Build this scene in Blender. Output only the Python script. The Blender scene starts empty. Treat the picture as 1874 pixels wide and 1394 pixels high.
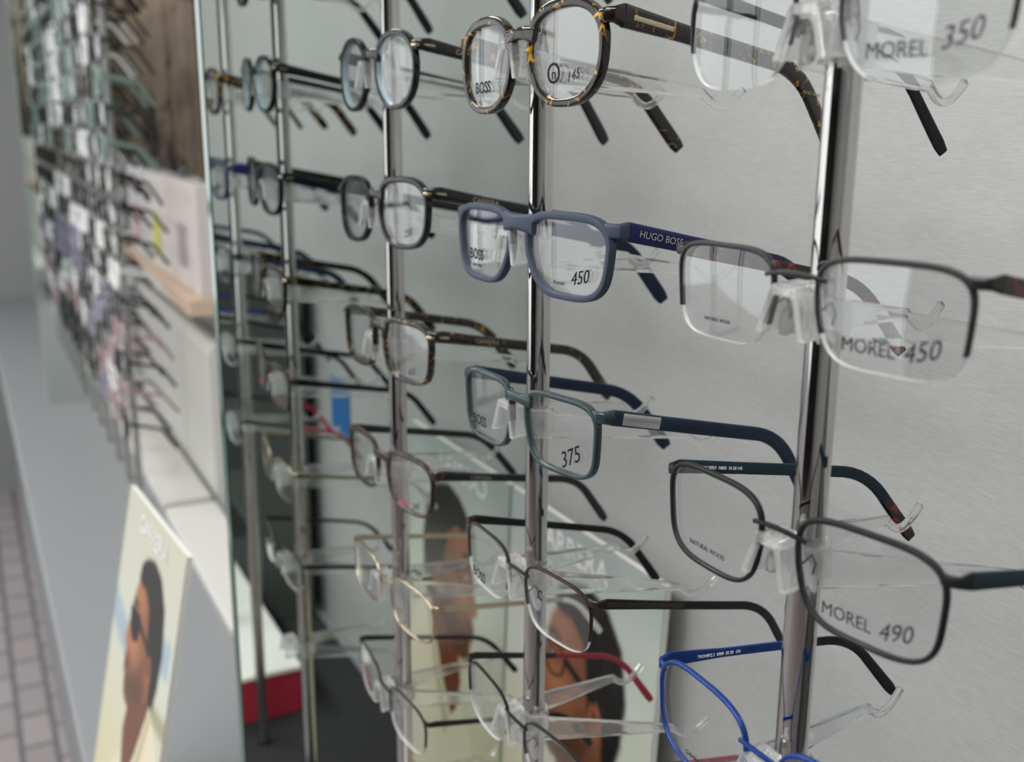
import bpy, bmesh, math, random
import numpy as np
from mathutils import Vector, Matrix, Euler
random.seed(7)
scene = bpy.context.scene
COL = scene.collection
EYE = 1.5
try:
    scene.view_settings.view_transform = 'Standard'
except Exception:
    pass

def W(t, n, h):
    return Vector((-t, n, EYE + h))

# ------------------------------------------------------------------ materials
def new_mat(name):
    m = bpy.data.materials.new(name); m.use_nodes = True
    nt = m.node_tree
    b = nt.nodes.get('Principled BSDF')
    return m, nt, b

def pmat(name, col, rough=0.5, metal=0.0, trans=0.0, ior=1.45, coat=0.0, spec=None, alpha=1.0):
    m, nt, b = new_mat(name)
    b.inputs['Base Color'].default_value = (*col, 1)
    b.inputs['Roughness'].default_value = rough
    b.inputs['Metallic'].default_value = metal
    b.inputs['Transmission Weight'].default_value = trans
    b.inputs['IOR'].default_value = ior
    b.inputs['Coat Weight'].default_value = coat
    b.inputs['Coat Roughness'].default_value = 0.05
    b.inputs['Alpha'].default_value = alpha
    if spec is not None: b.inputs['Specular IOR Level'].default_value = spec
    tc = nt.nodes.new('ShaderNodeTexCoord'); nz = nt.nodes.new('ShaderNodeTexNoise')
    nz.inputs['Scale'].default_value = 60
    mr = nt.nodes.new('ShaderNodeMapRange')
    mr.inputs['To Min'].default_value = max(0.0, rough*0.88); mr.inputs['To Max'].default_value = min(1, rough*1.12)
    nt.links.new(tc.outputs['Object'], nz.inputs['Vector'])
    nt.links.new(nz.outputs['Fac'], mr.inputs['Value'])
    nt.links.new(mr.outputs['Result'], b.inputs['Roughness'])
    return m

def tortoise(name, dark, amber, scale=150, thr=0.56, rough=0.12):
    m, nt, b = new_mat(name)
    tc = nt.nodes.new('ShaderNodeTexCoord'); nz = nt.nodes.new('ShaderNodeTexNoise')
    nz.inputs['Scale'].default_value = scale; nz.inputs['Detail'].default_value = 4
    nz.inputs['Distortion'].default_value = 1.2
    cr = nt.nodes.new('ShaderNodeValToRGB')
    cr.color_ramp.elements[0].position = thr; cr.color_ramp.elements[0].color = (*dark, 1)
    cr.color_ramp.elements[1].position = thr+0.1; cr.color_ramp.elements[1].color = (*amber, 1)
    nt.links.new(tc.outputs['Object'], nz.inputs['Vector'])
    nt.links.new(nz.outputs['Fac'], cr.inputs['Fac'])
    nt.links.new(cr.outputs['Color'], b.inputs['Base Color'])
    b.inputs['Roughness'].default_value = rough
    b.inputs['Coat Weight'].default_value = 0.15
    return m

M = {}
M['black'] = pmat('black_acetate', (0.006, 0.007, 0.008), 0.14, coat=0.1)
M['blackmatte'] = pmat('black_rubber', (0.008, 0.009, 0.010), 0.42, spec=0.3)
M['iceedge'] = pmat('pale_blue_acetate', (0.30, 0.42, 0.48), 0.15, coat=0.3)
M['tort'] = tortoise('tortoiseshell_acetate', (0.009, 0.005, 0.004), (0.60, 0.31, 0.02), 150, 0.585)
M['tort2'] = tortoise('dark_tortoiseshell_acetate', (0.010, 0.008, 0.005), (0.36, 0.21, 0.04), 190, 0.60)
M['tortred'] = tortoise('red_tortoiseshell_acetate', (0.012, 0.005, 0.004), (0.22, 0.022, 0.018), 150, 0.54)
M['brown'] = tortoise('brown_acetate', (0.02, 0.012, 0.010), (0.07, 0.035, 0.025), 150, 0.5)
M['slate'] = pmat('matte_slate_blue_acetate', (0.046, 0.058, 0.088), 0.48, spec=0.25)
M['navy'] = pmat('navy_rubber', (0.009, 0.020, 0.046), 0.5, spec=0.3)
M['cobalt'] = pmat('cobalt_blue', (0.014, 0.015, 0.085), 0.35, spec=0.3)
M['bluemetal'] = pmat('blue_metal', (0.012, 0.045, 0.22), 0.3, metal=0.4)
M['teal'] = pmat('clear_teal_acetate', (0.034, 0.060, 0.066), 0.10, trans=0.35, coat=0.15)
M['petrol'] = pmat('petrol_blue_rubber', (0.010, 0.026, 0.040), 0.45, spec=0.3)
M['gun'] = pmat('gunmetal', (0.05, 0.047, 0.047), 0.3, metal=0.8)
M['bronze'] = pmat('dark_bronze_metal', (0.07, 0.05, 0.042), 0.28, metal=0.8)
M['gold'] = pmat('pale_gold_metal', (0.55, 0.46, 0.33), 0.2, metal=1.0)
M['silver'] = pmat('silver_metal', (0.6, 0.6, 0.61), 0.22, metal=1.0)
M['red'] = pmat('red_acetate', (0.30, 0.02, 0.045), 0.3)
M['ink'] = pmat('black_ink', (0.006, 0.006, 0.008), 0.6, spec=0.2)
M['greyink'] = pmat('grey_ink', (0.03, 0.03, 0.035), 0.6, spec=0.2)
M['redink'] = pmat('red_ink', (0.55, 0.03, 0.06), 0.6)
M['whiteink'] = pmat('white_ink', (0.8, 0.8, 0.8), 0.4)
M['pad'] = pmat('clear_silicone', (0.85, 0.87, 0.86), 0.15, trans=0.7)
M['white'] = pmat('white_card', (0.80, 0.79, 0.75), 0.5)
M['cream'] = pmat('cream_laminate', (0.58, 0.57, 0.54), 0.6)
M['pink'] = pmat('dusty_pink_plastic', (0.36, 0.25, 0.27), 0.35)
M['purple'] = pmat('muted_purple_plastic', (0.22, 0.20, 0.29), 0.35)
M['clearwhite'] = pmat('pale_plastic', (0.72, 0.74, 0.74), 0.25)
M['green'] = pmat('grey_green_plastic', (0.16, 0.23, 0.21), 0.35)
M['chrome'] = pmat('polished_chrome', (0.58, 0.56, 0.54), 0.05, metal=1.0)
M['satin'] = pmat('satin_metal', (0.42, 0.42, 0.41), 0.35, metal=1.0)

def acr(name, col, rough, trans, mixf):
    m, nt, b = new_mat(name)
    b.inputs['Base Color'].default_value = (*col, 1)
    b.inputs['Roughness'].default_value = rough
    b.inputs['Transmission Weight'].default_value = trans
    b.inputs['IOR'].default_value = 1.49
    tr = nt.nodes.new('ShaderNodeBsdfTransparent'); mx = nt.nodes.new('ShaderNodeMixShader')
    mx.inputs[0].default_value = mixf
    out = nt.nodes['Material Output']
    nt.links.new(b.outputs[0], mx.inputs[1]); nt.links.new(tr.outputs[0], mx.inputs[2])
    nt.links.new(mx.outputs[0], out.inputs['Surface'])
    return m
M['acrylic'] = acr('clear_acrylic', (0.99, 0.995, 0.99), 0.02, 0.92, 0.12)
M['acrylic2'] = acr('moulded_acrylic', (0.99, 0.995, 0.99), 0.04, 0.82, 0.15)

def lensmat(name, tint):
    m = bpy.data.materials.new(name); m.use_nodes = True
    nt = m.node_tree; nt.nodes.clear()
    out = nt.nodes.new('ShaderNodeOutputMaterial')
    tr = nt.nodes.new('ShaderNodeBsdfTransparent'); tr.inputs[0].default_value = (*tint, 1)
    gl = nt.nodes.new('ShaderNodeBsdfGlossy'); gl.inputs['Roughness'].default_value = 0.01
    gl.inputs['Color'].default_value = (1, 1, 1, 1)
    lw = nt.nodes.new('ShaderNodeLayerWeight'); lw.inputs['Blend'].default_value = 0.5
    pw = nt.nodes.new('ShaderNodeMath'); pw.operation = 'POWER'; pw.inputs[1].default_value = 5.0
    ml = nt.nodes.new('ShaderNodeMath'); ml.operation = 'MULTIPLY_ADD'; ml.inputs[1].default_value = 0.95; ml.inputs[2].default_value = 0.055
    mx = nt.nodes.new('ShaderNodeMixShader')
    nt.links.new(lw.outputs['Facing'], pw.inputs[0]); nt.links.new(pw.outputs[0], ml.inputs[0]); nt.links.new(ml.outputs[0], mx.inputs[0])
    nt.links.new(tr.outputs[0], mx.inputs[1]); nt.links.new(gl.outputs[0], mx.inputs[2])
    nt.links.new(mx.outputs[0], out.inputs['Surface'])
    return m
M['lens'] = lensmat('clear_demo_lens', (0.97, 0.975, 0.975))
M['lensedge'] = acr('lens_edge', (0.90, 0.94, 0.94), 0.2, 0.5, 0.1)

m, nt, b = new_mat('brushed_grey_panel')
tc = nt.nodes.new('ShaderNodeTexCoord'); mp = nt.nodes.new('ShaderNodeMapping')
mp.inputs['Scale'].default_value = (150, 1, 1400)
nz = nt.nodes.new('ShaderNodeTexNoise'); nz.inputs['Scale'].default_value = 1.0; nz.inputs['Detail'].default_value = 2
nz.inputs['Distortion'].default_value = 0.4
cr = nt.nodes.new('ShaderNodeValToRGB')
cr.color_ramp.elements[0].position = 0.3; cr.color_ramp.elements[0].color = (0.40, 0.408, 0.402, 1)
cr.color_ramp.elements[1].position = 0.7; cr.color_ramp.elements[1].color = (0.465, 0.473, 0.465, 1)
bp = nt.nodes.new('ShaderNodeBump'); bp.inputs['Strength'].default_value = 0.10; bp.inputs['Distance'].default_value = 0.0003
nt.links.new(tc.outputs['Object'], mp.inputs['Vector']); nt.links.new(mp.outputs[0], nz.inputs['Vector'])
nt.links.new(nz.outputs['Fac'], cr.inputs['Fac']); nt.links.new(cr.outputs[0], b.inputs['Base Color'])
nt.links.new(nz.outputs['Fac'], bp.inputs['Height']); nt.links.new(bp.outputs[0], b.inputs['Normal'])
b.inputs['Metallic'].default_value = 0.15; b.inputs['Roughness'].default_value = 0.5
M['wall'] = m
M['plain'] = pmat('painted_pale_grey', (0.42, 0.43, 0.43), 0.7)
M['endgrey'] = pmat('painted_mid_grey', (0.28, 0.29, 0.29), 0.7)
M['ceil'] = pmat('white_ceiling_paint', (0.7, 0.7, 0.68), 0.8)
M['counter'] = pmat('grey_laminate', (0.245, 0.255, 0.268), 0.38)
M['dark'] = pmat('dark_grey_laminate', (0.03, 0.032, 0.034), 0.4)
M['mirror'] = pmat('mirror_silvering', (0.77, 0.82, 0.80), 0.004, metal=1.0)
M['greenedge'] = pmat('green_glass_edge', (0.015, 0.07, 0.05), 0.15, coat=0.2)
M['paleedge'] = pmat('pale_green_glass_edge', (0.36, 0.46, 0.42), 0.2)
m, nt, b = new_mat('pink_grey_pavers')
tc = nt.nodes.new('ShaderNodeTexCoord'); br = nt.nodes.new('ShaderNodeTexBrick')
br.inputs['Scale'].default_value = 3.2; br.inputs['Color1'].default_value = (0.36, 0.32, 0.325, 1)
br.inputs['Color2'].default_value = (0.30, 0.27, 0.275, 1); br.inputs['Mortar'].default_value = (0.13, 0.12, 0.125, 1)
br.inputs['Mortar Size'].default_value = 0.022
nt.links.new(tc.outputs['Object'], br.inputs['Vector']); nt.links.new(br.outputs['Color'], b.inputs['Base Color'])
b.inputs['Roughness'].default_value = 0.6
M['floor'] = m

# ------------------------------------------------------------------ helpers
def link(o, parent=None):
    COL.objects.link(o)
    if parent is not None: o.parent = parent
    return o

def top(o, label, cat, group=None, kind=None):
    o['label'] = label; o['category'] = cat
    if group: o['group'] = group
    if kind: o['kind'] = kind
    return o

def empty(name, loc, rot=(0, 0, 0)):
    e = bpy.data.objects.new(name, None); e.empty_display_size = 0.02
    e.location = loc; e.rotation_euler = rot
    return link(e)

def mesh_obj(name, bm, mats, parent=None, smooth=True):
    bmesh.ops.recalc_face_normals(bm, faces=bm.faces[:])
    me = bpy.data.meshes.new(name); bm.to_mesh(me); bm.free()
    for mt in mats: me.materials.append(mt)
    if smooth:
        for p in me.polygons: p.use_smooth = True
        try: me.set_sharp_from_angle(angle=math.radians(40))
        except Exception: pass
    o = bpy.data.objects.new(name, me)
    return link(o, parent)

def box_bm(bm, lo, hi, mi=0, bevel=0.0):
    r = bmesh.ops.create_cube(bm, size=1)
    vs = r['verts']
    for v in vs:
        v.co = Vector([lo[i] + (v.co[i]+0.5)*(hi[i]-lo[i]) for i in range(3)])
    fs = set(f for v in vs for f in v.link_faces)
    for f in fs: f.material_index = mi
    if bevel > 0:
        es = set(e for v in vs for e in v.link_edges)
        bmesh.ops.bevel(bm, geom=list(es), offset=bevel, segments=2, affect='EDGES', profile=0.5)

def boxo(name, t0, t1, n0, n1, h0, h1, mat, bevel=0.0, parent=None):
    bm = bmesh.new()
    box_bm(bm, (-t1, n0, EYE+h0), (-t0, n1, EYE+h1), 0, bevel)
    return mesh_obj(name, bm, [mat], parent, smooth=False)

def sec(w, h, cu=0, cv=0, N=12, p=4.0):
    r = []
    for i in range(N):
        a = 2*math.pi*(i+0.5)/N
        c, s = math.cos(a), math.sin(a)
        r.append((cu + w/2*math.copysign(abs(c)**(2/p), c), cv + h/2*math.copysign(abs(s)**(2/p), s)))
    return r

def sweep(bm, P, secs, ref, closed=False, mi=0, mifn=None):
    n = len(P); ref = Vector(ref); rings = []
    for i in range(n):
        if closed: T = P[(i+1) % n]-P[i-1]
        else: T = P[min(i+1, n-1)]-P[max(i-1, 0)]
        T.normalize()
        S = T.cross(ref)
        if S.length < 1e-6: S = Vector((1, 0, 0))
        S.normalize(); U = S.cross(T)
        s = secs[i] if isinstance(secs, list) and isinstance(secs[0], list) else secs
        rings.append([bm.verts.new(P[i]+S*u+U*v) for u, v in s])
    k = len(rings[0])
    for i in range(n if closed else n-1):
        A, B = rings[i], rings[(i+1) % n]
        for j in range(k):
            f = bm.faces.new((A[j], A[(j+1) % k], B[(j+1) % k], B[j]))
            f.material_index = mifn(i/n) if mifn else mi
    if not closed:
        f = bm.faces.new(rings[0]); f.material_index = mifn(0) if mifn else mi
        f = bm.faces.new(rings[-1][::-1]); f.material_index = mifn(1) if mifn else mi

_txt = {}
def text(body, size, mat, parent, loc, rot, shear=0.0, extrude=0.00008, name='lettering', label=None, align='CENTER', bold=0.0):
    key = (body, size, shear, mat.name, bold, align)
    if key not in _txt:
        K = 100.0
        cu = bpy.data.curves.new('txt', 'FONT'); cu.body = body; cu.size = size*K; cu.shear = shear
        cu.align_x = align; cu.align_y = 'CENTER'; cu.extrude = extrude*K; cu.offset = bold*K; cu.resolution_u = 3
        o = bpy.data.objects.new('txt', cu); COL.objects.link(o)
        bpy.context.view_layer.update()
        dg = bpy.context.evaluated_depsgraph_get()
        me = bpy.data.meshes.new_from_object(o.evaluated_get(dg))
        bpy.data.objects.remove(o); me.materials.clear(); me.materials.append(mat); me.name = 'lettering'
        me.transform(Matrix.Scale(1/K, 4))
        _txt[key] = me
    o = bpy.data.objects.new(name, _txt[key]); o.location = loc; o.rotation_euler = rot
    if label: o['label'] = label
    return link(o, parent)

# ------------------------------------------------------------------ eyeglasses
KW = 1.1
KL = 1.6
def outline(S, side, N=72, off=0.0):
    a, b, n = S['a'], S['b'], S['n']
    pts = []
    for i in range(N):
        th = 2*math.pi*i/N
        c, s = math.cos(th), math.sin(th)
        x = (a+off)*math.copysign(abs(c)**(2/n), c); z = (b+off)*math.copysign(abs(s)**(2/n), s)
        x *= 1 + S.get('taper', 0)*z/b
        z += S.get('up', 0)*x*side
        if z < 0 and x*side < 0: x *= 1 - S.get('nose', 0.10)*(-z/b)
        pts.append((x, z))
    return pts

def ywrap(x): return KW*x*x

def glasses(S, t, h, label, n0=0.229, yaw=0.0, pitch=0.0, roll=0.0, group='eyeglasses on the chrome display rods'):
    root = empty('eyeglasses', W(t, n0, h), (math.radians(pitch), math.radians(roll), math.radians(yaw)))
    top(root, label, 'eyeglasses', group)
    a, b, w, d, g = S['a'], S['b'], S['w'], S['d'], S['g']
    cx = g/2 + a
    fm = M[S['fm']]
    bm = bmesh.new()
    for side in (-1, 1):
        o = outline(S, side)
        N = len(o)
        P = [Vector((side*cx + x, ywrap(side*cx+x), z)) for x, z in o]
        if S.get('semi'):
            i0, i1 = -2, N//2+2
            P2 = [P[i % N] for i in range(i0, i1+1)]
            m_ = len(P2)
            sl = []
            for i in range(m_):
                f = math.sin(math.pi*i/(m_-1))
                ww = w*(0.55+0.45*f)
                sl.append(sec(ww, d, -ww/2+0.0003, 0))
            sweep(bm, P2, sl, (0, 1, 0))
        else:
            sl = []
            for i in range(N):
                s = math.sin(2*math.pi*i/N)
                ww = w*(1+0.25*max(0, s))
                sl.append(sec(ww, d, -ww/2+0.0003, 0, p=5.0 if w > .002 else 3.0))
            sweep(bm, P, sl, (0, 1, 0), closed=True)
    zb = S.get('zb', 0.35*b)
    hb = S.get('hb', w*1.6)
    xi = g/2 + w*0.1 + 0.001
    P = []; sl = []
    for i in range(13):
        f = i/12*2-1
        P.append(Vector((xi*f*1.12, ywrap(0)-(0.001 if S['w'] > 0.003 else 0.0018)*(1-f*f), zb + S.get('arch', 0.0015)*(1-f*f))))
        sl.append(sec(d*0.9 if w > 0.002 else d*0.8, hb*(1+0.5*abs(f)**2 if w > 0.002 else 1), 0, 0))
    sweep(bm, P, sl, (0, 0, 1))
    zh = S.get('zh', 0.55*b)
    hw = cx + a + w + 0.0025
    yh = ywrap(hw)
    eh = S.get('eh', w*1.6)
    for side in (-1, 1):
        zz = zh + S.get('up', 0)*a
        P = [Vector((side*(cx+a*0.96), ywrap(cx+a*0.96), zz)), Vector((side*(hw-0.002), yh-0.0006, zz)),
             Vector((side*(hw-0.0002), yh+0.0006, zz)), Vector((side*hw, yh+0.005, zz-0.0003))]
        sl = [sec(d*0.8, eh), sec(d*0.9, eh), sec(d*0.9, eh), sec(S['tw'], S['h0'])]
        sweep(bm, P, sl, (0, 0, 1))
    mesh_obj('frame_front', bm, [fm], root)
    if S.get('inner'):
        bm = bmesh.new()
        for side in (-1, 1):
            o = outline(S, side)
            P = [Vector((side*cx + x, ywrap(side*cx+x)+0.0006, z)) for x, z in o]
            sweep(bm, P, sec(0.0006, d*0.9, 0.0002, 0), (0, 1, 0), closed=True)
        r = mesh_obj('rim_lining', bm, [M[S['inner']]], root); r['label'] = 'pale inner lining of the rims'
    for side in (-1, 1):
        bm = bmesh.new()
        o = outline(S, side, 72, -0.0001 if not S.get('semi') else 0.0)
        R = 5; th = 0.0016
        layers = []
        for lay in (0, 1):
            c = bm.verts.new((side*cx, ywrap(side*cx) + lay*th - KL*a*a*0.5 - th/2, 0))
            rings = []
            for r in range(1, R+1):
                f = r/R
                rings.append([bm.verts.new((side*cx+x*f, ywrap(side*cx+x*f)+lay*th - KL*a*a*0.5 + KL*0.7*((x*f)**2+(z*f)**2) - (th/2), z*f)) for x, z in o])
            N = len(o)
            for j in range(N):
                bm.faces.new((c, rings[0][j], rings[0][(j+1) % N]))
                for r in range(R-1):
                    bm.faces.new((rings[r][j], rings[r+1][j], rings[r+1][(j+1) % N], rings[r][(j+1) % N]))
            layers.append(rings[-1])
        for j in range(72):
            f = bm.faces.new((layers[0][j], layers[0][(j+1) % 72], layers[1][(j+1) % 72], layers[1][j])); f.material_index = 1
        mesh_obj('lens', bm, [M['lens'], M['lensedge']], root)
    L = S.get('L', 0.142); dr = math.radians(S.get('droop', 11)); h0, h1, h2 = S['h0'], S['h1'], S['h2']
    tips = S.get('tip')
    TX = lambda A: tuple(Matrix(((0.0, 0, 1), (math.cos(A), math.sin(A), 0), (-math.sin(A), math.cos(A), 0))).to_euler())
    for side in (-1, 1):
        bm = bmesh.new()
        zz = zh + S.get('up', 0)*a - 0.0003
        p = Vector((side*hw, yh+0.005, zz)); P = [p.copy()]; sl = [sec(S['tw'], h0)]
        K = 34; ang = dr
        for i in range(1, K+1):
            f = i/K
            bend = 0.0
            if f > 0.62: bend = math.radians(S.get('bend', 42))*min(1, (f-0.62)/0.2)
            A = ang*(1.0) + bend*(1.0)
            inw = 0.02 + 0.10*f*f
            dv = Vector((-side*inw, math.cos(A), -math.sin(A))).normalized()
            p = p + dv*(L/K); P.append(p.copy())
            if f < 0.2: hh = h0 + (h1-h0)*f/0.2
            elif f < 0.7: hh = h1
            else: hh = h1 + (h2-h1)*(f-0.7)/0.3
            if i == K: hh *= 0.75
            sl.append(sec(S['tw']*(1 if f < 0.95 else 0.85), hh, p=4.0))
        ts = S.get('tipstart', 0.60)
        mm = [M[S['tm']]] + ([M[tips]] if tips else [])
        sweep(bm, P, sl, (0, 0, 1), mifn=(lambda f: 1 if (tips and f > ts) else 0))
        tm = mesh_obj('temple', bm, mm, root)
        if S.get('acc'):
            am, l0, l1, ah = S['acc']
            bm = bmesh.new()
            i0, i1 = max(0, int(l0*K)), max(1, int(l1*K))
            off = side*(S['tw']/2-0.0001)
            Q = [P[i]+Vector((off, 0, 0)) for i in range(i0, i1+1)]
            sweep(bm, Q, sec(0.0007, ah), (0, 0, 1))
            mesh_obj('metal_inlay', bm, [M[am]], tm)
        if S.get('pin'):
            bm = bmesh.new()
            Q = [Vector((side*(hw-0.0045), yh-0.0006-d*0.5, zz)), Vector((side*(hw-0.0005), yh-0.0004-d*0.45, zz)), Vector((side*(hw+0.0008), yh+0.002, zz)), Vector((side*(hw+0.0012+S['tw']*0.2), yh+0.008, zz-0.0008))]
            sweep(bm, Q, sec(0.0016, 0.0018, p=2), (0, 0, 1))
            mesh_obj('hinge_pin', bm, [M[S['pin']]], root)['label'] = 'small gold hinge pin'
        for key, sd_ in (('ttext', 1), ('ltext', -1)):
            if S.get(key) and side == sd_:
                body, size, pos, mt = S[key]
                i = int(pos*K)
                text(body, size, M[mt], tm, P[i]+Vector((S['tw']/2+0.00045, 0, 0)), TX(dr))
    if S.get('pads'):
        for side in (-1, 1):
            bm = bmesh.new()
            r = bmesh.ops.create_uvsphere(bm, u_segments=14, v_segments=8, radius=1)
            rot = Euler((0, math.radians(-22*side), math.radians(25*side))).to_matrix()
            for v in r['verts']:
                v.co = rot @ Vector((v.co.x*0.0012, v.co.y*0.0032, v.co.z*0.0062)) + Vector((side*(g/2-0.0015), 0.006, -0.006))
            mesh_obj('nose_pad', bm, [M['pad']], root)
            bm = bmesh.new()
            Q = [Vector((side*(g/2+0.0005), 0.0008, 0.0)), Vector((side*(g/2+0.0003), 0.005, 0.002)), Vector((side*(g/2-0.0003), 0.0075, -0.002)), Vector((side*(g/2-0.0008), 0.0068, -0.0055))]
            sweep(bm, Q, sec(0.0008, 0.0008, p=2, N=8), (1, 0, 0.1))
            mesh_obj('pad_arm', bm, [fm], root)
    for (body, sd, x, z, size, sh, ro, mt) in S.get('text', []):
        X = sd*cx + x
        y = ywrap(X) - KL*a*a*0.5 + KL*0.7*(x*x+z*z) - 0.0018
        sl_ = math.atan(2*KW*X + 2*KL*0.7*x)
        Rm = Matrix.Rotation(sl_, 3, 'Z') @ Matrix.Rotation(math.radians(90), 3, 'X') @ Matrix.Rotation(math.radians(ro), 3, 'Z')
        text(body, size, M[mt], root, (X, y, z), tuple(Rm.to_euler()), sh, bold=0.00008 if body == 'BOSS' else 0.0)
    return root

# ------------------------------------------------------------------ holders
def build_holder():
    parts = {}
    s = 0.80
    bm = bmesh.new()
    prof = [(-.0145, -.017), (-.0075, .006), (.0075, .006), (.0145, -.017), (.0102, -.017), (.0048, .0010), (-.0048, .0010), (-.0102, -.017)]
    prof = [(x*s+.0024, z*s*.90+.0046) for x, z in prof]
    A = [bm.verts.new((x, -0.0065, z-0.0015)) for x, z in prof]; B = [bm.verts.new((x*0.9, 0.0045, z)) for x, z in prof]
    k = len(prof)
    for j in range(k): bm.faces.new((A[j], A[(j+1) % k], B[(j+1) % k], B[j]))
    for R in (A, B):
        bm.faces.new((R[0], R[1], R[6], R[7])); bm.faces.new((R[1], R[2], R[5], R[6])); bm.faces.new((R[2], R[3], R[4], R[5]))
    bmesh.ops.recalc_face_normals(bm, faces=bm.faces[:])
    bmesh.ops.bevel(bm, geom=bm.edges[:], offset=0.0006, segments=2, affect='EDGES', profile=0.5)
    parts['nose_rest'] = [bm]
    arms = []
    for side in (-1, 1):
        bm = bmesh.new()
        P = []; sl = []
        for i in range(9):
            f = i/8
            P.append(Vector((side*(0.0085+0.021*f), 0.005+0.080*f, -0.003-0.006*f)))
            sl.append(sec(0.0024, 0.015*(1-f)+0.0045*f, p=5, N=12))
        for i in range(1, 13):
            f = i/12
            P.append(Vector((side*(0.0295+0.003*f), 0.085+0.022*f, -0.009-0.0065*math.sin(f*math.pi)+0.003*f)))
            sl.append(sec(0.0026, 0.0034, p=4, N=12))
        sweep(bm, P, sl, (0, 0, 1))
        arms.append(bm)
    parts['support_arm'] = arms
    bm = bmesh.new()
    N = 28; rings = []
    for (r, z) in ((0.0062, -0.007), (0.0082, -0.007), (0.0082, 0.004), (0.0062, 0.004)):
        rings.append([bm.verts.new((r*math.cos(2*math.pi*j/N), 0.0145+r*math.sin(2*math.pi*j/N), z-0.002)) for j in range(N)])
    for q in range(4):
        A, B = rings[q], rings[(q+1) % 4]
        for j in range(N): bm.faces.new((A[j], A[(j+1) % N], B[(j+1) % N], B[j]))
    parts['rod_collar'] = [bm]
    out = []
    for nm, bl in parts.items():
        for bm in bl:
            bmesh.ops.recalc_face_normals(bm, faces=bm.faces[:])
            me = bpy.data.meshes.new(nm); bm.to_mesh(me); bm.free(); me.materials.append(M['acrylic2' if nm == 'nose_rest' else 'acrylic'])
            for p in me.polygons: p.use_smooth = False
            out.append((nm, me))
    return out
HP = build_holder()
def holder(t, h, pitch=-3):
    e = empty('frame_holder', W(t, 0.2325, h), (math.radians(0), 0, 0))
    top(e, 'clear acrylic nose-shaped holder clipped on a chrome rod', 'eyeglasses holder', 'clear acrylic frame holders')
    for nm, me in HP:
        o = bpy.data.objects.new(nm, me); link(o, e)
        if nm != 'rod_collar': o.rotation_euler = (math.radians(pitch), 0, 0)
    return e

# ------------------------------------------------------------------ structure
def struct(o, label=None):
    o['kind'] = 'structure'
    if label: o['label'] = label
    return o
YW = 0.418
TM = 0.7645
struct(boxo('wall_back', -2.5, 6.0, YW, YW+0.06, -1.5, 1.2, M['wall']), 'brushed grey metal wall panel')
struct(boxo('floor', -2.5, 9.0, -5.0, YW+0.06, -1.55, -1.5, M['floor']), 'pinkish grey paved floor')
struct(boxo('ceiling', -2.5, 6.0, -4.0, YW+0.06, 1.2, 1.26, M['ceil']), 'white painted ceiling')
struct(boxo('wall_end', 4.6, 4.66, -0.25, YW, -1.5, 1.2, M['endgrey']), 'mid grey end wall')
struct(boxo('wall_side', -2.5, -2.44, -4.0, YW, -1.5, 1.2, M['plain']), 'pale grey side wall')
struct(boxo('wall_front', -2.5, 2.2, -4.06, -4.0, -1.5, 1.2, M['plain']), 'pale grey wall opposite the display')
def window(name, t0, n0, n1):
    e = empty(name, W(t0, (n0+n1)/2, -1.5)); e['kind'] = 'structure'; e['label'] = 'dark framed shop window open to the street'
    bm = bmesh.new()
    c = (n0+n1)/2
    box_bm(bm, (-0.03, n0-c, 0), (0.03, n0-c+0.06, 2.7)); box_bm(bm, (-0.03, n1-c-0.06, 0), (0.03, n1-c, 2.7))
    for z in (0.0, 1.05, 2.1, 2.64): box_bm(bm, (-0.03, n0-c+0.06, z), (0.03, n1-c-0.06, z+0.06))
    mesh_obj('window_frame', bm, [M['dark']], e, smooth=False)
for i in range(3): window('window_%d' % (i+1), 5.2, -0.3-1.2*(i+1), -0.3-1.2*i)

cnt = boxo('display_counter', -1.2, 4.6, 0.06, YW-0.0005, -0.74, -0.70, M['counter'], 0.003)
top(cnt, 'long grey laminate counter below the eyeglass wall', 'counter')
bm = bmesh.new(); box_bm(bm, (-4.6, 0.10, 0.0), (1.2, YW-0.0005, EYE-0.74))
cb = mesh_obj('base_cabinet', bm, [M['counter']], cnt, smooth=False)

def mirror(t, nf, label, em):
    e = empty('mirror_panel', W(t, (nf+YW)/2, -0.70)); top(e, label, 'mirror', 'mirrored side panels')
    bm = bmesh.new()
    c = (nf+YW)/2
    box_bm(bm, (-0.0135, nf-c+0.0006, 0), (0.0, YW-c-0.0005, 1.9))
    mesh_obj('mirror_glass', bm, [M['mirror']], e, smooth=False)
    bm = bmesh.new()
    box_bm(bm, (-0.0135, nf-c-0.0006, 0), (0.0, nf-c+0.0006, 1.9))
    mesh_obj('glass_edge', bm, [M[em]], e, smooth=False)['label'] = 'green polished glass edge'
mirror(TM, 0.159, 'tall mirror panel with a green glass edge beside the rods', 'greenedge')
mirror(2.79, 0.150, 'tall mirror panel at the far end of the next bay', 'paleedge')

TR = {'A': 0.254, 'B': 0.4465, 'C': 0.639}
def rod(t, far=False):
    e = empty('display_rod', W(t, 0.247, -0.70)); top(e, ('vertical satin metal rod in the next bay' if far else 'vertical polished chrome rod holding eyeglasses'), 'display rod', 'satin rods in the next bay' if far else 'chrome display rods')
    bm = bmesh.new()
    bmesh.ops.create_cone(bm, cap_ends=True, segments=48, radius1=0.0058, radius2=0.0058, depth=1.88, matrix=Matrix.Translation((0, 0, 0.94)))
    mesh_obj('rod_tube', bm, [M['satin' if far else 'chrome']], e)
    if far: return
    bm = bmesh.new()
    bmesh.ops.create_cone(bm, cap_ends=True, segments=32, radius1=0.012, radius2=0.0075, depth=0.006, matrix=Matrix.Translation((0, 0, 0.003)))
    mesh_obj('base_flange', bm, [M['satin']], e)
for k in TR: rod(TR[k])

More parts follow.
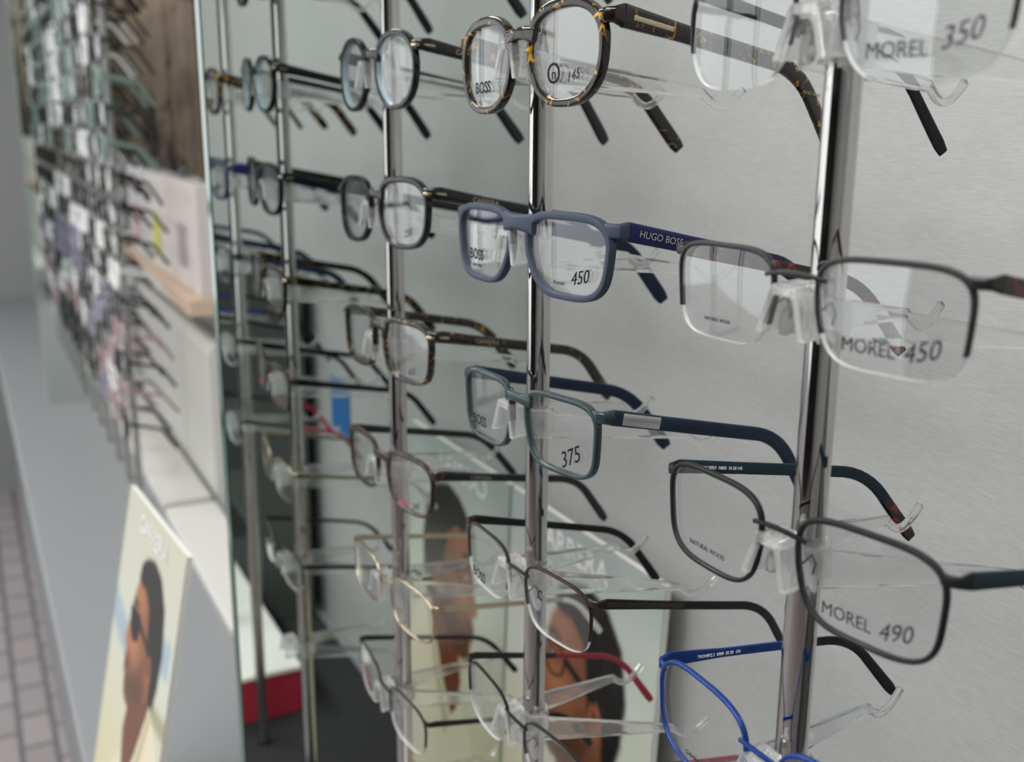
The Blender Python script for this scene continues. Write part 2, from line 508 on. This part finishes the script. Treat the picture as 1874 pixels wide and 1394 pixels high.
ROWH = [0.111 - 0.0838*i for i in range(8)]

AC = dict(w=0.0034, d=0.0042, tw=0.0032, h0=0.0085, h1=0.0062, h2=0.0080, hb=0.0055, eh=0.0062)
MT = dict(w=0.0013, d=0.0018, tw=0.0014, h0=0.0042, h1=0.0034, h2=0.0050, hb=0.0016, eh=0.0035, pads=True)
def S(base, **k):
    d = dict(base); d.update(k); return d

B = TR['B']-.006
glasses(S(AC, a=.0238, b=.0185, n=2.45, taper=.07, g=.0185, fm='tort', tm='tort', zb=.0095, arch=.002, zh=.0125, droop=10, h0=.0095, h1=.0075, acc=('gold', 0.04, 0.19, 0.0020),
          text=[('BOSS', -1, -.0015, -.0095, .0074, 0, 0, 'ink'), ('O', 1, -.005, -.0080, .0125, 0, 0, 'ink'), ('n', 1, -.005, -.0080, .0070, 0, 0, 'ink'), ('145', 1, .0078, -.0095, .0058, .4, 12, 'greyink')], ttext=('HUGO BOSS', .002, .8, 'gold')),
        B-.008, ROWH[1]-.002, 'round tortoiseshell eyeglasses with a gold temple inlay', yaw=3, roll=-2.5)
glasses(S(AC, a=.0268, b=.0162, n=3.4, taper=.10, g=.0195, w=.0029, fm='slate', tm='cobalt', zb=.0125, arch=.0004, zh=.0132, droop=12, h0=.0082, h1=.0078, hb=.0070, nose=.20,
          text=[('BOSS', -1, -.0050, -.0060, .0074, 0, 0, 'ink'), ('HUGO BOSS', -1, -.0050, -.0112, .0020, 0, 0, 'greyink'), ('450', 1, .0115, -.0080, .0080, .4, 12, 'ink'), ('Acetate', 1, -.002, -.0112, .0026, 0, 0, 'greyink')],
          ttext=('HUGO BOSS', .0042, .140, 'silver'), tipstart=.55, tip='navy'),
        B-.008, ROWH[2]-.002, 'square matte slate-blue eyeglasses with cobalt temples', yaw=3, roll=-1)
glasses(S(AC, a=.0255, b=.0162, n=4.2, taper=.06, g=.0175, w=.0022, fm='teal', tm='navy', zb=.0112, arch=.0006, zh=.0130, droop=13, h0=.0070, h1=.0066, hb=.0046, d=.0034, eh=.0052, nose=.12,
          text=[('BOSS', -1, -.0070, -.0082, .0076, 0, 0, 'ink'), ('375', 1, .010, -.0085, .0100, .35, 25, 'ink')], acc=('silver', 0.04, 0.18, 0.0054), ttext=('BOSS', .003, .30, 'greyink')),
        B-.009, ROWH[3], 'rectangular clear grey-teal eyeglasses with navy temples', yaw=2, roll=-3)
glasses(S(MT, a=.0255, b=.0160, n=3.6, taper=.05, g=.0180, fm='bronze', tm='blackmatte', semi=True, zb=.0085, arch=.0015, zh=.0130, droop=14, tip='blackmatte', w=.0017,
          text=[('BOSS', -1, -.0065, -.0095, .0076, 0, 0, 'ink'), ('C', 1, -.010, .004, .007, 0, 0, 'ink')], h0=.0050, h1=.0042, h2=.0055, acc=('bronze', 0.0, 0.35, .002)),
        B-.008, ROWH[4]-.002, 'semi-rimless dark bronze eyeglasses with black temples', yaw=2, roll=-1.5)
glasses(S(MT, a=.0255, b=.0160, n=3.2, taper=.06, g=.0180, fm='gun', tm='gun', semi=True, zb=.0085, arch=.0015, zh=.0125, droop=14, tip='red', tipstart=.35,
          text=[]), B-.008, ROWH[5]-.002, 'semi-rimless grey metal eyeglasses with red temple tips', yaw=2)
C = TR['C']-.012
glasses(S(AC, a=.0228, b=.0192, n=2.25, taper=.05, g=.0190, w=.0030, fm='black', inner='iceedge', tm='black', pin='gold', zb=.010, zh=.0125, droop=11, h0=.0075, ttext=('CARRERA', .0040, .2, 'gold')),
        C-.003, ROWH[1]-.001, 'round black acetate eyeglasses with pale blue rim edges', yaw=2, roll=-1)
glasses(S(AC, a=.0268, b=.0182, n=2.8, taper=.08, g=.0185, w=.0030, fm='black', tm='black', pin='gold', zb=.010, zh=.0125, droop=11, h0=.0075, ttext=('CARRERA', .0040, .22, 'gold'),
          text=[('250', 1, .009, -.011, .006, .4, 15, 'ink')]),
        C-.004, ROWH[2]+.001, 'rounded black acetate eyeglasses with gold hinge pins', yaw=3, roll=-2)
glasses(S(AC, a=.0270, b=.0168, n=3.8, taper=.07, g=.0185, w=.0026, fm='tort2', tm='tort2', pin='gold', zb=.0115, zh=.0130, droop=11, h0=.0072, ttext=('CARRERA', .0038, .22, 'gold'),
          text=[('435', 1, .009, -.011, .006, .4, 15, 'greyink')]),
        C-.006, ROWH[3]+.002, 'square dark tortoiseshell eyeglasses with gold hinge pins', yaw=3, roll=-2)
glasses(S(AC, a=.0270, b=.0168, n=3.4, taper=.07, g=.0185, w=.0022, d=.003, fm='brown', tm='black', zb=.010, zh=.0125, droop=11, h0=.0060, h1=.0048, h2=.0060, ttext=('CARRERA', .0034, .2, 'silver'),
          text=[('CARRERA', 1, -.004, -.0125, .0032, 0, 0, 'redink'), ('345', 1, .011, -.0115, .006, .4, 15, 'greyink')]),
        C-.006, ROWH[4]+.001, 'square brown eyeglasses with slim black temples', yaw=3, roll=-2)
glasses(S(MT, a=.0270, b=.0165, n=3.0, taper=.05, g=.0185, fm='gold', tm='gold', tip='clearwhite', zb=.0085, zh=.0125, droop=10), C-.006, ROWH[5], 'slim pale gold metal eyeglasses', yaw=3)
glasses(S(MT, a=.0262, b=.0165, n=3.2, taper=.05, g=.0185, fm='gun', tm='gun', tip='blackmatte', zb=.0085, zh=.0125, droop=12, semi=True), C, ROWH[6]+.001, 'semi-rimless grey metal eyeglasses')
glasses(S(AC, a=.0240, b=.0190, n=2.4, taper=.05, g=.0185, fm='black', tm='black', droop=11), C, ROWH[0]+.001, 'thick rimmed black acetate eyeglasses')
A = TR['A']-.003
glasses(S(MT, a=.0262, b=.0185, n=3.0, taper=.05, g=.0195, fm='gun', tm='blackmatte', semi=True, zb=.009, zh=.0150, droop=12, h0=.0055, h1=.0045, h2=.0055, w=.0018,
          text=[('MOREL', 1, -.005, -.0095, .0064, 0, 0, 'greyink'), ('350', 1, .0135, -.0065, .0080, .4, 14, 'greyink')]),
        A-.003, ROWH[1]+.001, 'semi-rimless grey eyeglasses with black temples', yaw=2)
glasses(S(MT, a=.0252, b=.0158, n=4.2, taper=.05, g=.0205, fm='gun', tm='tortred', semi=True, zb=.0090, zh=.0130, droop=12, h0=.0055, h1=.0052, h2=.0062, w=.0020, d=.0022, L=.126,
          text=[('MOREL', 1, -.0045, -.0085, .0060, 0, 0, 'ink'), ('450', 1, .0125, -.0075, .0078, .4, 14, 'ink'), ('NATURAL WOOD', -1, 0, -.009, .0018, 0, 0, 'greyink')]),
        A-.002, ROWH[2]+.0005, 'semi-rimless dark grey eyeglasses with red tortoiseshell temples', yaw=2, roll=-2)
glasses(S(MT, a=.0258, b=.0172, n=3.7, taper=.06, g=.0190, fm='blackmatte', tm='petrol', zb=.0080, zh=.0122, droop=10, h0=.0055, h1=.0050, h2=.0060, w=.0017, d=.0022, tip='tortred', tipstart=.78,
          text=[('MOREL', 1, -.0045, -.0100, .0060, 0, 0, 'greyink'), ('490', 1, .0125, -.0090, .0078, .4, 14, 'greyink'), ('NATURAL WOOD', -1, 0, -.0100, .0026, 0, 0, 'greyink')],
          ltext=('ML20051  NB02  54 20 145', .0018, .15, 'whiteink')),
        A-.003, ROWH[3]+.0015, 'rectangular slim black metal eyeglasses with petrol blue temples', yaw=2, roll=-2)
glasses(S(MT, a=.0262, b=.0190, n=3.0, taper=.08, g=.0180, fm='bluemetal', tm='bluemetal', zb=.0085, zh=.0120, droop=8, h0=.0065, h1=.0040, h2=.0055, w=.0015, d=.0022, tip='blackmatte', tipstart=.45,
          text=[('GAMING', -1, 0, -.0125, .0026, 0, 0, 'greyink')], ltext=('TRONIK2.3  0309  55 20  150', .0019, .18, 'whiteink')),
        A-.002, ROWH[4]+.001, 'slim blue metal eyeglasses with black temple tips', yaw=2)

for k, rows in (('A', (1, 2, 3, 4)), ('B', (1, 2, 3, 4, 5)), ('C', (0, 1, 2, 3, 4, 5, 6, 7))):
    for r in rows: holder(TR[k], ROWH[r]-0.001)

# ------------------------------------------------------------------ far bay frames
def simple_mesh(fm, a, b, n, w):
    bm = bmesh.new()
    Sx = dict(a=a, b=b, n=n, taper=.06); cx = .009+a
    for side in (-1, 1):
        o = outline(Sx, side, 28)
        P = [Vector((side*cx+x, ywrap(side*cx+x), z)) for x, z in o]
        sweep(bm, P, sec(w, w, -w/2, 0, N=6, p=2), (0, 1, 0), closed=True)
        f = bm.faces.new([bm.verts.new(p) for p in P]); f.material_index = 1
        hw = cx+a+w; p = Vector((side*hw, ywrap(hw), .011)); Q = [p.copy()]
        for i in range(9):
            A_ = math.radians(14 + (42 if i > 4 else 0))
            p = p+Vector((-side*.07, math.cos(A_), -math.sin(A_)))*.0115; Q.append(p.copy())
        sweep(bm, Q, sec(.003, .006, N=6), (0, 0, 1))
    sweep(bm, [Vector((x*.001, -.001, .009)) for x in (-10.5, -5, 0, 5, 10.5)], sec(.003, .004, N=6), (0, 0, 1))
    bmesh.ops.recalc_face_normals(bm, faces=bm.faces[:])
    me = bpy.data.meshes.new('far_eyeglasses'); bm.to_mesh(me); bm.free()
    me.materials.append(M[fm]); me.materials.append(M['lens'])
    return me
up = [('black', 'black acetate eyeglasses'), ('tort2', 'dark tortoiseshell eyeglasses'), ('black', 'black acetate eyeglasses'), ('gun', 'grey metal eyeglasses'), ('blackmatte', 'matte black eyeglasses'), ('clearwhite', 'pale clear eyeglasses'), ('clearwhite', 'pale clear eyeglasses'), ('green', 'grey green eyeglasses')]
lowc = [('pink', 'pink plastic eyeglasses'), ('purple', 'purple plastic eyeglasses'), ('clearwhite', 'pale clear eyeglasses'), ('gun', 'grey metal eyeglasses'), ('black', 'black acetate eyeglasses')]
meshes = {}
for nm, lb in up+lowc:
    if nm not in meshes: meshes[nm] = simple_mesh(nm, random.uniform(.0225, .0250), random.uniform(.018, .021), random.uniform(2.3, 3.4), .0050)
for i in range(6):
    t = 1.965 + i*0.146
    rod(t, True)
    for r in range(-3, 13):
        h = 0.111 - 0.054*r
        if h < -0.56: continue
        nm, lb = random.choice(up if h > -0.25 else lowc)
        o = bpy.data.objects.new('eyeglasses', meshes[nm]); link(o)
        o.location = W(t, 0.229, h); o.rotation_euler = (random.uniform(-.05, .05), random.uniform(-.06, .06), random.uniform(-.10, .10))
        top(o, lb + ' on a rod in the next bay', 'eyeglasses', 'eyeglasses in the next display bay')

# ------------------------------------------------------------------ posters
def inpoly(X, Y, poly):
    ins = np.zeros(X.shape, bool); n = len(poly)
    j = n-1
    for i in range(n):
        xi, yi = poly[i]; xj, yj = poly[j]
        c = ((yi > Y) != (yj > Y)) & (X < (xj-xi)*(Y-yi)/((yj-yi) if yj != yi else 1e-9)+xi)
        ins ^= c; j = i
    return ins
def paint(X, Y, var):
    def rgb(r, g, b): return np.array([(v/255)**2.2 for v in (r, g, b)])
    def blur(C, k):
        for _ in range(k):
            C[1:-1, 1:-1] = (C[1:-1, 1:-1]*2+C[:-2, 1:-1]+C[2:, 1:-1]+C[1:-1, :-2]+C[1:-1, 2:])/6
    def G(x, y, sx, sy): return np.exp(-((X-x)/sx)**2-((Y-y)/sy)**2)
    C = np.zeros(X.shape+(3,))
    top_, mid, low = rgb(165, 176, 174), rgb(204, 208, 196), rgb(216, 208, 166)
    if var == 1: top_ = rgb(198, 196, 178)
    f = np.clip(Y/0.35, 0, 1)[..., None]; C[:] = top_*(1-f)+mid*f
    f = np.clip((Y-0.35)/0.5, 0, 1)[..., None]; C[:] = C*(1-f)+low*f
    def fill(mask, col): C[mask] = col
    if var == 1:
        sea = (np.abs(Y-0.33-0.05*np.sin(X*5)) < .045) & (X < .95); fill(sea, rgb(160, 180, 190))
        fill((Y > .42) & (X > .62) & (Y < .47), rgb(165, 160, 130))
    else:
        fill((Y > .30) & (Y < .42) & (X > .80), rgb(190, 196, 180))
    blur(C, 14)
    skin = rgb(158, 104, 72) if var == 1 else rgb(142, 92, 64)
    fill(inpoly(X, Y, [(.46, .45), (.78, .38), (.84, .62), (.5, .8), (.40, .60)]), rgb(112, 68, 46))
    face = [(.42, .17), (.35, .21), (.315, .26), (.318, .29), (.305, .31), (.275, .345), (.252, .375), (.262, .39), (.295, .395), (.298, .408), (.280, .42), (.283, .432), (.298, .437), (.285, .448), (.292, .462), (.315, .47), (.315, .495), (.335, .52), (.39, .535), (.48, .53), (.60, .48), (.72, .44), (.76, .3), (.68, .17)]
    fm_ = inpoly(X, Y, face); fill(fm_, skin)
    sh = (0.66 + 0.75*G(.40, .36, .10, .05) + 0.55*G(.42, .23, .12, .05) + 0.5*G(.285, .36, .03, .05) + 0.3*G(.66, .37, .06, .05)
          - 0.28*G(.37, .30, .07, .022) - 0.28*G(.50, .47, .16, .045) - 0.2*G(.33, .41, .05, .012))
    C[fm_] *= np.clip(sh, .3, 1.7)[fm_][:, None]
    jaw = inpoly(X, Y, [(.31, .475), (.38, .455), (.46, .44), (.57, .37), (.62, .36), (.66, .43), (.6, .48), (.48, .53), (.39, .535), (.33, .52)])
    C[jaw] = C[jaw]*.72
    fill(inpoly(X, Y, [(.285, .425), (.34, .418), (.37, .43), (.34, .446), (.29, .45)]), rgb(112, 58, 48))
    fill(inpoly(X, Y, [(.285, .4345), (.37, .431), (.30, .4385)]), rgb(60, 26, 24))
    ear = ((X-.665)/.036)**2+((Y-.37)/.038)**2 < 1; fill(ear, rgb(152, 94, 64))
    ear = ((X-.660)/.018)**2+((Y-.368)/.022)**2 < 1; fill(ear, rgb(92, 50, 34))
    hair = [(.36, .19), (.38, .145), (.46, .115), (.58, .10), (.70, .12), (.80, .18), (.845, .28), (.83, .38), (.79, .45), (.72, .45), (.71, .36), (.67, .325), (.635, .33), (.615, .38), (.60, .30), (.57, .23), (.48, .195), (.42, .20)]
    hm = inpoly(X, Y, hair); fill(hm, rgb(26, 21, 20))
    C[hm] += (np.clip(np.sin(X*90+Y*40)*np.sin(Y*30-X*12), 0, 1)*.012)[hm][:, None]
    fill(inpoly(X, Y, [(.315, .262), (.36, .245), (.42, .252), (.41, .264), (.36, .258), (.325, .272)]), rgb(26, 20, 18))
    blur(C, 3)
    fill(inpoly(X, Y, [(.14, 1), (.22, .78), (.40, .66), (.50, .72), (.62, .62), (.76, .44), (.90, .50), (1.0, .58), (1.0, 1)]), rgb(226, 219, 190))
    fill(inpoly(X, Y, [(.52, .74), (.64, .63), (.77, .45), (.80, .47), (.68, .66), (.56, .80)]), rgb(192, 183, 148))
    if var == 1:
        fill(inpoly(X, Y, [(.285, .283), (.335, .270), (.46, .275), (.475, .31), (.455, .345), (.40, .362), (.345, .355), (.30, .325)]), rgb(16, 15, 18))
        fill(inpoly(X, Y, [(.45, .28), (.66, .325), (.66, .342), (.45, .305)]), rgb(18, 15, 15))
    else:
        ring = (((X-.375)/.080)**2+((Y-.308)/.043)**2); fill((ring < 1) & (ring > .70), rgb(16, 13, 13))
        fill(inpoly(X, Y, [(.44, .285), (.66, .325), (.66, .342), (.44, .305)]), rgb(16, 13, 13))
        eye = ((X-.355)/.022)**2+((Y-.306)/.008)**2 < 1; fill(eye, rgb(190, 180, 170))
        eye = ((X-.347)/.009)**2+((Y-.306)/.008)**2 < 1; fill(eye, rgb(24, 16, 14))
    blur(C, 2)
    return C
def poster(TL, TRr, BR, BL, label, var, txt, tpos):
    o3 = (BL+BR)/2
    nx, ny = 170, 280
    xs = np.linspace(0, 1, nx+1); ys = np.linspace(0, 1, ny+1)
    verts = []
    for y in ys:
        for x in xs:
            p = (TL*(1-x)+TRr*x)*(1-y)+(BL*(1-x)+BR*x)*y
            verts.append(p-o3)
    faces = [(j*(nx+1)+i, (j+1)*(nx+1)+i, (j+1)*(nx+1)+i+1, j*(nx+1)+i+1) for j in range(ny) for i in range(nx)]
    me = bpy.data.meshes.new('printed_sheet'); me.from_pydata([tuple(v) for v in verts], [], faces)
    X, Y = np.meshgrid(xs, ys)
    C = paint(X, Y, var).reshape(-1, 3)
    ca = me.color_attributes.new('Print', 'FLOAT_COLOR', 'POINT')
    ca.data.foreach_set('color', np.concatenate([C, np.ones((len(C), 1))], 1).astype(np.float32).ravel())
    m_, nt, b = new_mat('printed_poster')
    at = nt.nodes.new('ShaderNodeVertexColor'); at.layer_name = 'Print'
    nt.links.new(at.outputs['Color'], b.inputs['Base Color']); b.inputs['Roughness'].default_value = 0.25
    me.materials.append(m_)
    root = empty('poster', o3); top(root, label, 'poster')
    so = bpy.data.objects.new('printed_sheet', me); link(so, root)
    ux = (TRr-TL).normalized(); uy = (TL-BL).normalized(); nrm = ux.cross(uy).normalized()
    bm = bmesh.new()
    q = [TL, TRr, BR, BL]
    F = [bm.verts.new(p-o3-nrm*0.0004) for p in q]; Bk = [bm.verts.new(p-o3-nrm*0.005) for p in q]
    bm.faces.new(F); bm.faces.new(Bk[::-1])
    for i in range(4): bm.faces.new((F[i], F[(i+1) % 4], Bk[(i+1) % 4], Bk[i]))
    mesh_obj('backing_board', bm, [M['white']], root, smooth=False)
    wd = (TRr-TL).length
    R = Matrix((ux, nrm.cross(ux), nrm)).transposed()
    hh = (TL-BL).length
    pos = TL-o3 + ux*wd*tpos[0] - uy*hh*tpos[1] + nrm*0.0006
    text(txt, tpos[2], M['whiteink'], root, pos, tuple(R.to_euler()), bold=0.0004)
    return root
poster(W(TM-.002, .398, -.306), W(.5375, .398, -.306), W(.545, .385, -.693), W(TM-.002, .385, -.693), 'poster of a dark-haired man in profile, against the grey wall', 0, 'CARRERA', (.44, .055, .026))
poster(W(1.04, .122, -.35), W(.837, .137, -.35), W(.837, .07, -.699), W(1.04, .052, -.699), 'poster of a man in sunglasses by the sea', 1, 'CARRERA', (.5, .055, .022))

# ------------------------------------------------------------------ far items
bm = bmesh.new()
nx = 60
v0 = []
for i in range(nx+1):
    x = -2.77 + i*(0.85/nx); y = .395+.010*math.sin(i*0.9)+.005*math.sin(i*2.3)
    v0.append((bm.verts.new((x, y, EYE-.09+.02*math.sin(i*.3))), bm.verts.new((x, y, EYE+1.0))))
for i in range(nx): bm.faces.new((v0[i][0], v0[i+1][0], v0[i+1][1], v0[i][1]))
M['curtain'] = tortoise('brown_fabric', (0.04, 0.03, 0.022), (0.22, 0.17, 0.12), 5, 0.42, 0.9)
cu = mesh_obj('curtain', bm, [M['curtain']]); sm = cu.modifiers.new('s', 'SOLIDIFY'); sm.thickness = .004
top(cu, 'brown patterned fabric curtain hanging on the wall', 'curtain')
sh = boxo('wall_shelf', 1.90, 2.77, .345, YW-.001, -.345, -.315, pmat('pale_wood', (0.60, 0.45, 0.33), .5), .002); top(sh, 'pale wooden wall shelf with cartons', 'shelf')
cols = [(0.64, 0.58, 0.57), (0.66, 0.63, 0.60), (0.58, 0.56, 0.58)]
for i, (a0, a1) in enumerate(((1.92, 2.20), (2.21, 2.47), (2.48, 2.74))):
    bx = empty('carton', W((a0+a1)/2, .39, -.315)); top(bx, ['pinkish', 'white', 'pale grey'][i] + ' carton with a printed label on the shelf', 'box', 'cartons on the shelf')
    bm = bmesh.new(); box_bm(bm, (-(a1-a0)/2, -.02, 0), ((a1-a0)/2, .024, .20), 0, .003); mesh_obj('carton_body', bm, [pmat('carton%d' % i, cols[i], .6)], bx, False)
    bm = bmesh.new(); box_bm(bm, (-.04, -.0215, .04), (.04, -.0205, .12)); mesh_obj('carton_label', bm, [pmat('label%d' % i, ((.35, .3, .32), (.62, .62, .12), (.6, .38, .38))[i], .6)], bx, False)
lc = empty('low_cabinet', W(2.335, .397, -.70)); top(lc, 'cream low cabinet standing on the counter', 'cabinet')
bm = bmesh.new(); box_bm(bm, (-.435, -.018, 0), (.435, .020, .30), 0, .002); mesh_obj('cabinet_body', bm, [M['cream']], lc, False)
for i in range(3):
    bm = bmesh.new(); box_bm(bm, (-.43+i*.29, -.023, .012), (-.43+i*.29+.28, -.0185, .288), 0, .001)
    dd = mesh_obj('door', bm, [M['cream']], lc, False)
for i, (a0, a1) in enumerate(((1.36, 1.88), (1.91, 2.75))):
    tr_ = boxo('display_tray', a0, a1, .275, .365, -.70, -.685, M['cream'], .003); top(tr_, 'flat pale display tray on the counter', 'tray', 'pale trays')
bx = empty('gift_box', W(.14, .215, -.694)); top(bx, 'red box with a white lid on the counter', 'box')
bm = bmesh.new(); box_bm(bm, (-.26, -.09, 0), (.13, .09, .055), 0, .002); mesh_obj('box_body', bm, [pmat('red_card', (.32, .02, .04), .45)], bx, False)
bm = bmesh.new(); box_bm(bm, (-.262, -.092, .055), (.132, .092, .062), 0, .002); mesh_obj('box_lid', bm, [M['white']], bx, False)
mt_ = boxo('display_mat', -.9, .755, .10, .40, -.70, -.694, pmat('black_felt', (.018, .018, .02), .8), .001); top(mt_, 'black display mat lying on the grey counter', 'mat')
e = empty('added_dark_cabinet', W(-.3, .358, -.694)); top(e, 'dark open-shelved cabinet added to darken the mirror view', 'cabinet')  # added out of direct view, darkens the wall seen in the mirror
bm = bmesh.new()
box_bm(bm, (-.45, .03, 0), (.45, .04, .50)); box_bm(bm, (-.45, -.032, 0), (-.435, .03, .50)); box_bm(bm, (.435, -.032, 0), (.45, .03, .50)); box_bm(bm, (-.15, -.032, 0), (-.14, .03, .50))
for z in (0, .12, .24, .36, .485): box_bm(bm, (-.435, -.032, z), (.435, .03, z+.012))
mesh_obj('cabinet_carcass', bm, [pmat('dark_green_grey', (.06, .068, .062), .5)], e, smooth=False)
lf = boxo('leaflet', .21, .28, YW-.003, YW, -.40, -.33, pmat('blue_print', (.03, .14, .36), .4)); top(lf, 'small blue leaflet fixed to the grey wall', 'leaflet')
for i in range(3):  # unseen dark shelves, added to put dark bands in the chrome
    t0 = -1.6+i*1.25
    e = empty('added_shelving', W(t0+.6, -3.8, -1.5)); top(e, 'unseen dark shelving added for the chrome rods to reflect', 'shelving', 'added dark shelving for the rod reflections')
    bm = bmesh.new()
    box_bm(bm, (-.58, -.19, 0), (.58, -.16, 2.2)); box_bm(bm, (-.58, -.16, 0), (-.55, .2, 2.2)); box_bm(bm, (.55, -.16, 0), (.58, .2, 2.2))
    for z in (.05, .6, 1.1, 1.6, 2.17): box_bm(bm, (-.55, -.16, z), (.55, .2, z+.03))
    mesh_obj('shelf_carcass', bm, [M['dark']], e, smooth=False)

# ------------------------------------------------------------------ lights
wd = bpy.data.worlds.new('World'); scene.world = wd; wd.use_nodes = True
nt = wd.node_tree; bg = nt.nodes['Background']
tc = nt.nodes.new('ShaderNodeTexCoord'); sp = nt.nodes.new('ShaderNodeSeparateXYZ'); cr = nt.nodes.new('ShaderNodeValToRGB')
cr.color_ramp.elements[0].position = 0.35; cr.color_ramp.elements[0].color = (0.75, 0.77, 0.77, 1)
cr.color_ramp.elements[1].position = 0.75; cr.color_ramp.elements[1].color = (0.93, 0.98, 1.0, 1)
mr = nt.nodes.new('ShaderNodeMapRange'); mr.inputs['From Min'].default_value = -1
nt.links.new(tc.outputs['Generated'], sp.inputs[0]); nt.links.new(sp.outputs['Z'], mr.inputs['Value'])
nt.links.new(mr.outputs[0], cr.inputs['Fac']); nt.links.new(cr.outputs[0], bg.inputs['Color'])
bg.inputs['Strength'].default_value = 2.05
def area(name, loc, rot, sx, sy, power, col=(1, 1, 1)):  # lamps added out of view, for highlights and a brighter wall
    l = bpy.data.lights.new(name, 'AREA'); l.shape = 'RECTANGLE'; l.size = sx; l.size_y = sy; l.energy = power; l.color = col
    o = bpy.data.objects.new(name, l); o.location = loc; o.rotation_euler = rot; link(o)
    o['label'] = 'added rectangular area lamp, out of view'; o['category'] = 'added lamp'
    return o
area('added_area_light', W(.1, -.9, 1.15), (math.radians(20), 0, 0), 1.8, .4, 48, (1, .995, .97))
area('added_area_light', W(2.4, -.9, 1.15), (math.radians(20), 0, 0), 1.8, .4, 42, (1, .995, .97))
area('added_area_light', W(1.0, -2.6, 1.15), (0, 0, 0), 1.6, .35, 28, (1, .995, .97))

# ------------------------------------------------------------------ camera
cam = bpy.data.cameras.new('Camera'); co = bpy.data.objects.new('Camera', cam); link(co)
cam.sensor_fit = 'HORIZONTAL'; cam.sensor_width = 36; cam.lens = 1935/1874*36
cam.clip_start = 0.01
R = Matrix.Rotation(math.radians(62.5), 3, 'Z') @ Matrix.Rotation(math.radians(90-13.9), 3, 'X') @ Matrix.Rotation(math.radians(0.39), 3, 'Z')
co.matrix_world = Matrix.Translation((0, 0, EYE)) @ R.to_4x4()
cam.dof.use_dof = True; cam.dof.focus_distance = 0.44; cam.dof.aperture_fstop = 9.0
scene.camera = co
